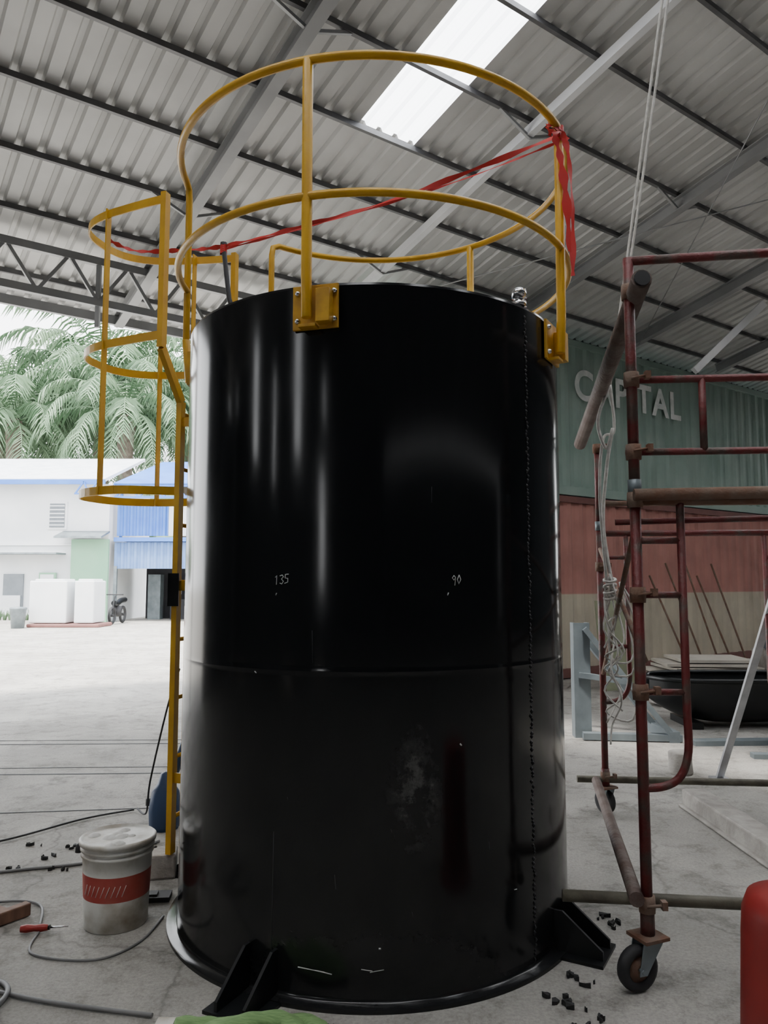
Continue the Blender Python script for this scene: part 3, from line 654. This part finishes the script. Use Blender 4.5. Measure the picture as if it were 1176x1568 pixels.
b.box((-7.4,30.8,3.1),(5.6,3.2,.06),4)
slab(b,[(-10.25,28.9,5.15),(-4,28.9,5.15),(-4,33,6.6),(-9.6,33,6.6)],.08,1)
for k in range(7): b.beam((-10.2+k*.9,28.95,4.7),(-9.7+k*.9,28.95,5.15),.06,.06,1);b.beam((-9.7+k*.9,28.95,5.15),(-9.3+k*.9,28.95,4.7),.06,.06,1)
b.box((-7.1,28.95,4.7),(6.2,.08,.08),1);b.box((-7.1,28.95,5.15),(6.2,.1,.1),1)
for x in(-10.15,-7,-4.6): b.box((x,29.6,4.2),(.1,.1,2.0),1)
b.box((-9.3,31.5,.9),(.5,.5,1.8),5);b.box((-8.2,31.6,.4),(.9,.6,.8),4);b.box((-8.4,31.6,1.3),(.15,.4,.6),2)
b.build('workshop_shed',[M_greenw,M_blue,M_white,M_bluel,M_darkin,M_steelg])
b=MB()
for x,w in((-11.15,1.25),(-9.95,.65)):
    b.box((x,26.2,.84),(w,1.1,1.40),0);b.box((x,26.2,1.56),(w*.8,.9,.08),0)
b.box((-10.6,26.2,.06),(2.4,1.3,.12),1);b.build('white_storage_tanks',[M_whitet,M_redf],bevel=.06)
b=MB();b.lathe([(0,0),(.2,0),(.25,.6),(.27,.62),(.27,.66),(.24,.68),(0,.70)],(-11.9,25.2,0),0,20);b.build('rubbish_bin',[M_steelg])
b=MB();c=Vector((-9.6,27.9,0))
for y in(-.55,.55): b.tube([c+Vector((0,y+.27*math.cos(t),.32+.27*math.sin(t))) for t in [i*.314 for i in range(20)]],.05,0,8,closed=True);b.tube([c+Vector((-.06,y,.32)),c+Vector((.06,y,.32))],.05,0,8)
b.tube(catmull([c+Vector((0,-.55,.32)),c+Vector((0,-.42,.75)),c+Vector((0,-.32,1.0))],4),.035,1,8);b.tube([c+Vector((-.3,-.32,1.05)),c+Vector((.3,-.32,1.05))],.02,0,8)
b.tube(catmull([c+Vector((0,-.4,.75)),c+Vector((0,-.1,.72)),c+Vector((0,.3,.82)),c+Vector((0,.75,.85))],5),.1,1,10);b.tube([c+Vector((0,-.1,.3)),c+Vector((0,0,.62))],.15,0,10);b.tube([c+Vector((0,.55,.32)),c+Vector((0,-.1,.35)),c+Vector((0,-.3,.6))],.035,0,8)
b.build('parked_motorcycle',[M_dark,M_blk])
b=MB()
for k in range(14):
    x=-14.5+k*.2
    for j in range(26):
        a=random.uniform(0,6.28);l=random.uniform(.25,.55);p0=Vector((x,28.0,0.05));p1=p0+Vector((math.cos(a)*l*.4,math.sin(a)*l*.4,l));sd=Vector((-math.sin(a),math.cos(a),0))*.05
        b.add([p0-sd,p0+sd,p1],[(0,1,2)],0)
b.box((-13.4,28.0,.06),(3.2,.5,.12),1);b.build('planting_bed',[M_hedge,M_brick])

# ------------------------------------------------------------------ palms
def palm_mesh():
    b=MB();H=9.5
    b.lathe([(.36,0),(.33,.6),(.30,2),(.32,5),(.38,8.2),(.46,9.1),(.3,9.6),(0,9.7)],(0,0,0),0,10)
    for i in range(34):
        az=i*2.39996;el=R(80-i*2.7);Lf=random.uniform(4.8,5.8);pts=[];p=Vector((0,0,H));e=el
        for k in range(13):
            pts.append(p.copy());p=p+Vector((math.cos(az)*math.cos(e),math.sin(az)*math.cos(e),math.sin(e)))*(Lf/12);e-=R(5.5+k*.9)
        b.tube(pts,[.05-.0035*k for k in range(13)],1,4)
        sd=Vector((-math.sin(az),math.cos(az),0))
        for k in range(2,13):
            for h in(0,.33,.66):
                if k==12 and h: continue
                q=pts[k].lerp(pts[min(k+1,12)],h);t=(pts[min(k+1,12)]-pts[k-1]).normalized()
                ll=1.05*math.sin(math.pi*(k+h)/14.5)**.6
                for sg in(-1,1):
                    dr=(sd*sg*.85+t*.5+Vector((0,0,random.uniform(-.9,-.15)))).normalized()
                    tip=q+dr*ll+Vector((0,0,-.35*ll));mid=q+dr*ll*.5
                    w=t*.035;b.add([q-w,q+w,mid+w*1.1,tip,mid-w*1.1],[(0,1,2,3,4)],1)
    return b
pm=palm_mesh();first=pm.build('oil_palm',[M_trunk,M_frond],(0,0,0))
PL=[(-18.5,38,1.0,0),(-12.6,37,1.0,1),(-9.0,40,1.12,2),(-21.5,43,1.15,3),(-15.6,42,1.30,4),(-11.8,46,1.35,.5),(-25,42,1.05,2.2),(-5.5,43,1.1,1.2),(-23.8,48,1.20,1.9),(-18.5,50,1.22,2.6),(-8.2,50,1.3,3.3),(-30,50,1.2,.2),(-3,47,1.1,.8)]
for i,(x,y,s_,a) in enumerate(PL):
    ob=first if i==0 else bpy.data.objects.new('oil_palm',first.data)
    if i: bpy.context.scene.collection.objects.link(ob)
    ob.location=(x,y,0);ob.scale=(s_,s_,s_);ob.rotation_euler=(0,0,a)
b=MB()
for k in range(110):
    x=random.uniform(-60,8);y=random.uniform(70,78);r_=random.uniform(2,4.2);zc=random.uniform(2,7)
    pr=[(0,-r_)]+[(r_*math.cos(t),r_*math.sin(t)) for t in [R(-60+20*j) for j in range(7)]]+[(0,r_)]
    b.lathe([(max(0,a_+random.uniform(-.3,.3)) if a_>0 else 0,z_) for a_,z_ in pr],(x,y,zc+r_*.5),0,9,smooth=False)
b.build('tree_belt',[M_hedge])

# ------------------------------------------------------------------ light
w=bpy.data.worlds.new('world');bpy.context.scene.world=w;w.use_nodes=True;nt=w.node_tree;bg=nt.nodes['Background']
tc=nt.nodes.new('ShaderNodeTexCoord');sx=nt.nodes.new('ShaderNodeSeparateXYZ');nt.links.new(tc.outputs['Generated'],sx.inputs[0])
r=nt.nodes.new('ShaderNodeValToRGB');e=r.color_ramp.elements;e[0].position=0;e[0].color=(.98,.99,1,1);e[1].position=1;e[1].color=(.90,.94,1,1)
nt.links.new(sx.outputs['Z'],r.inputs['Fac']);nt.links.new(r.outputs[0],bg.inputs[0]);bg.inputs[1].default_value=7.5
sd=bpy.data.lights.new('sun','SUN');sd.energy=14;sd.angle=R(8);sd.color=(1,.95,.87);so=bpy.data.objects.new('sun',sd);bpy.context.scene.collection.objects.link(so)
vec=(dv*.20+Vector((0,0,-1))+pv*.25);so.rotation_euler=vec.to_track_quat('-Z','Y').to_euler();so.location=(0,0,20)
# ------------------------------------------------------------------ camera
cd=bpy.data.cameras.new('camera');co=bpy.data.objects.new('camera',cd);bpy.context.scene.collection.objects.link(co)
cd.sensor_fit='VERTICAL';cd.sensor_height=24;cd.lens=24*1177/1568;cd.clip_end=500;cd.clip_start=.05
co.location=(0,0,1.5);co.rotation_euler=(R(95.2),0,0);bpy.context.scene.camera=co
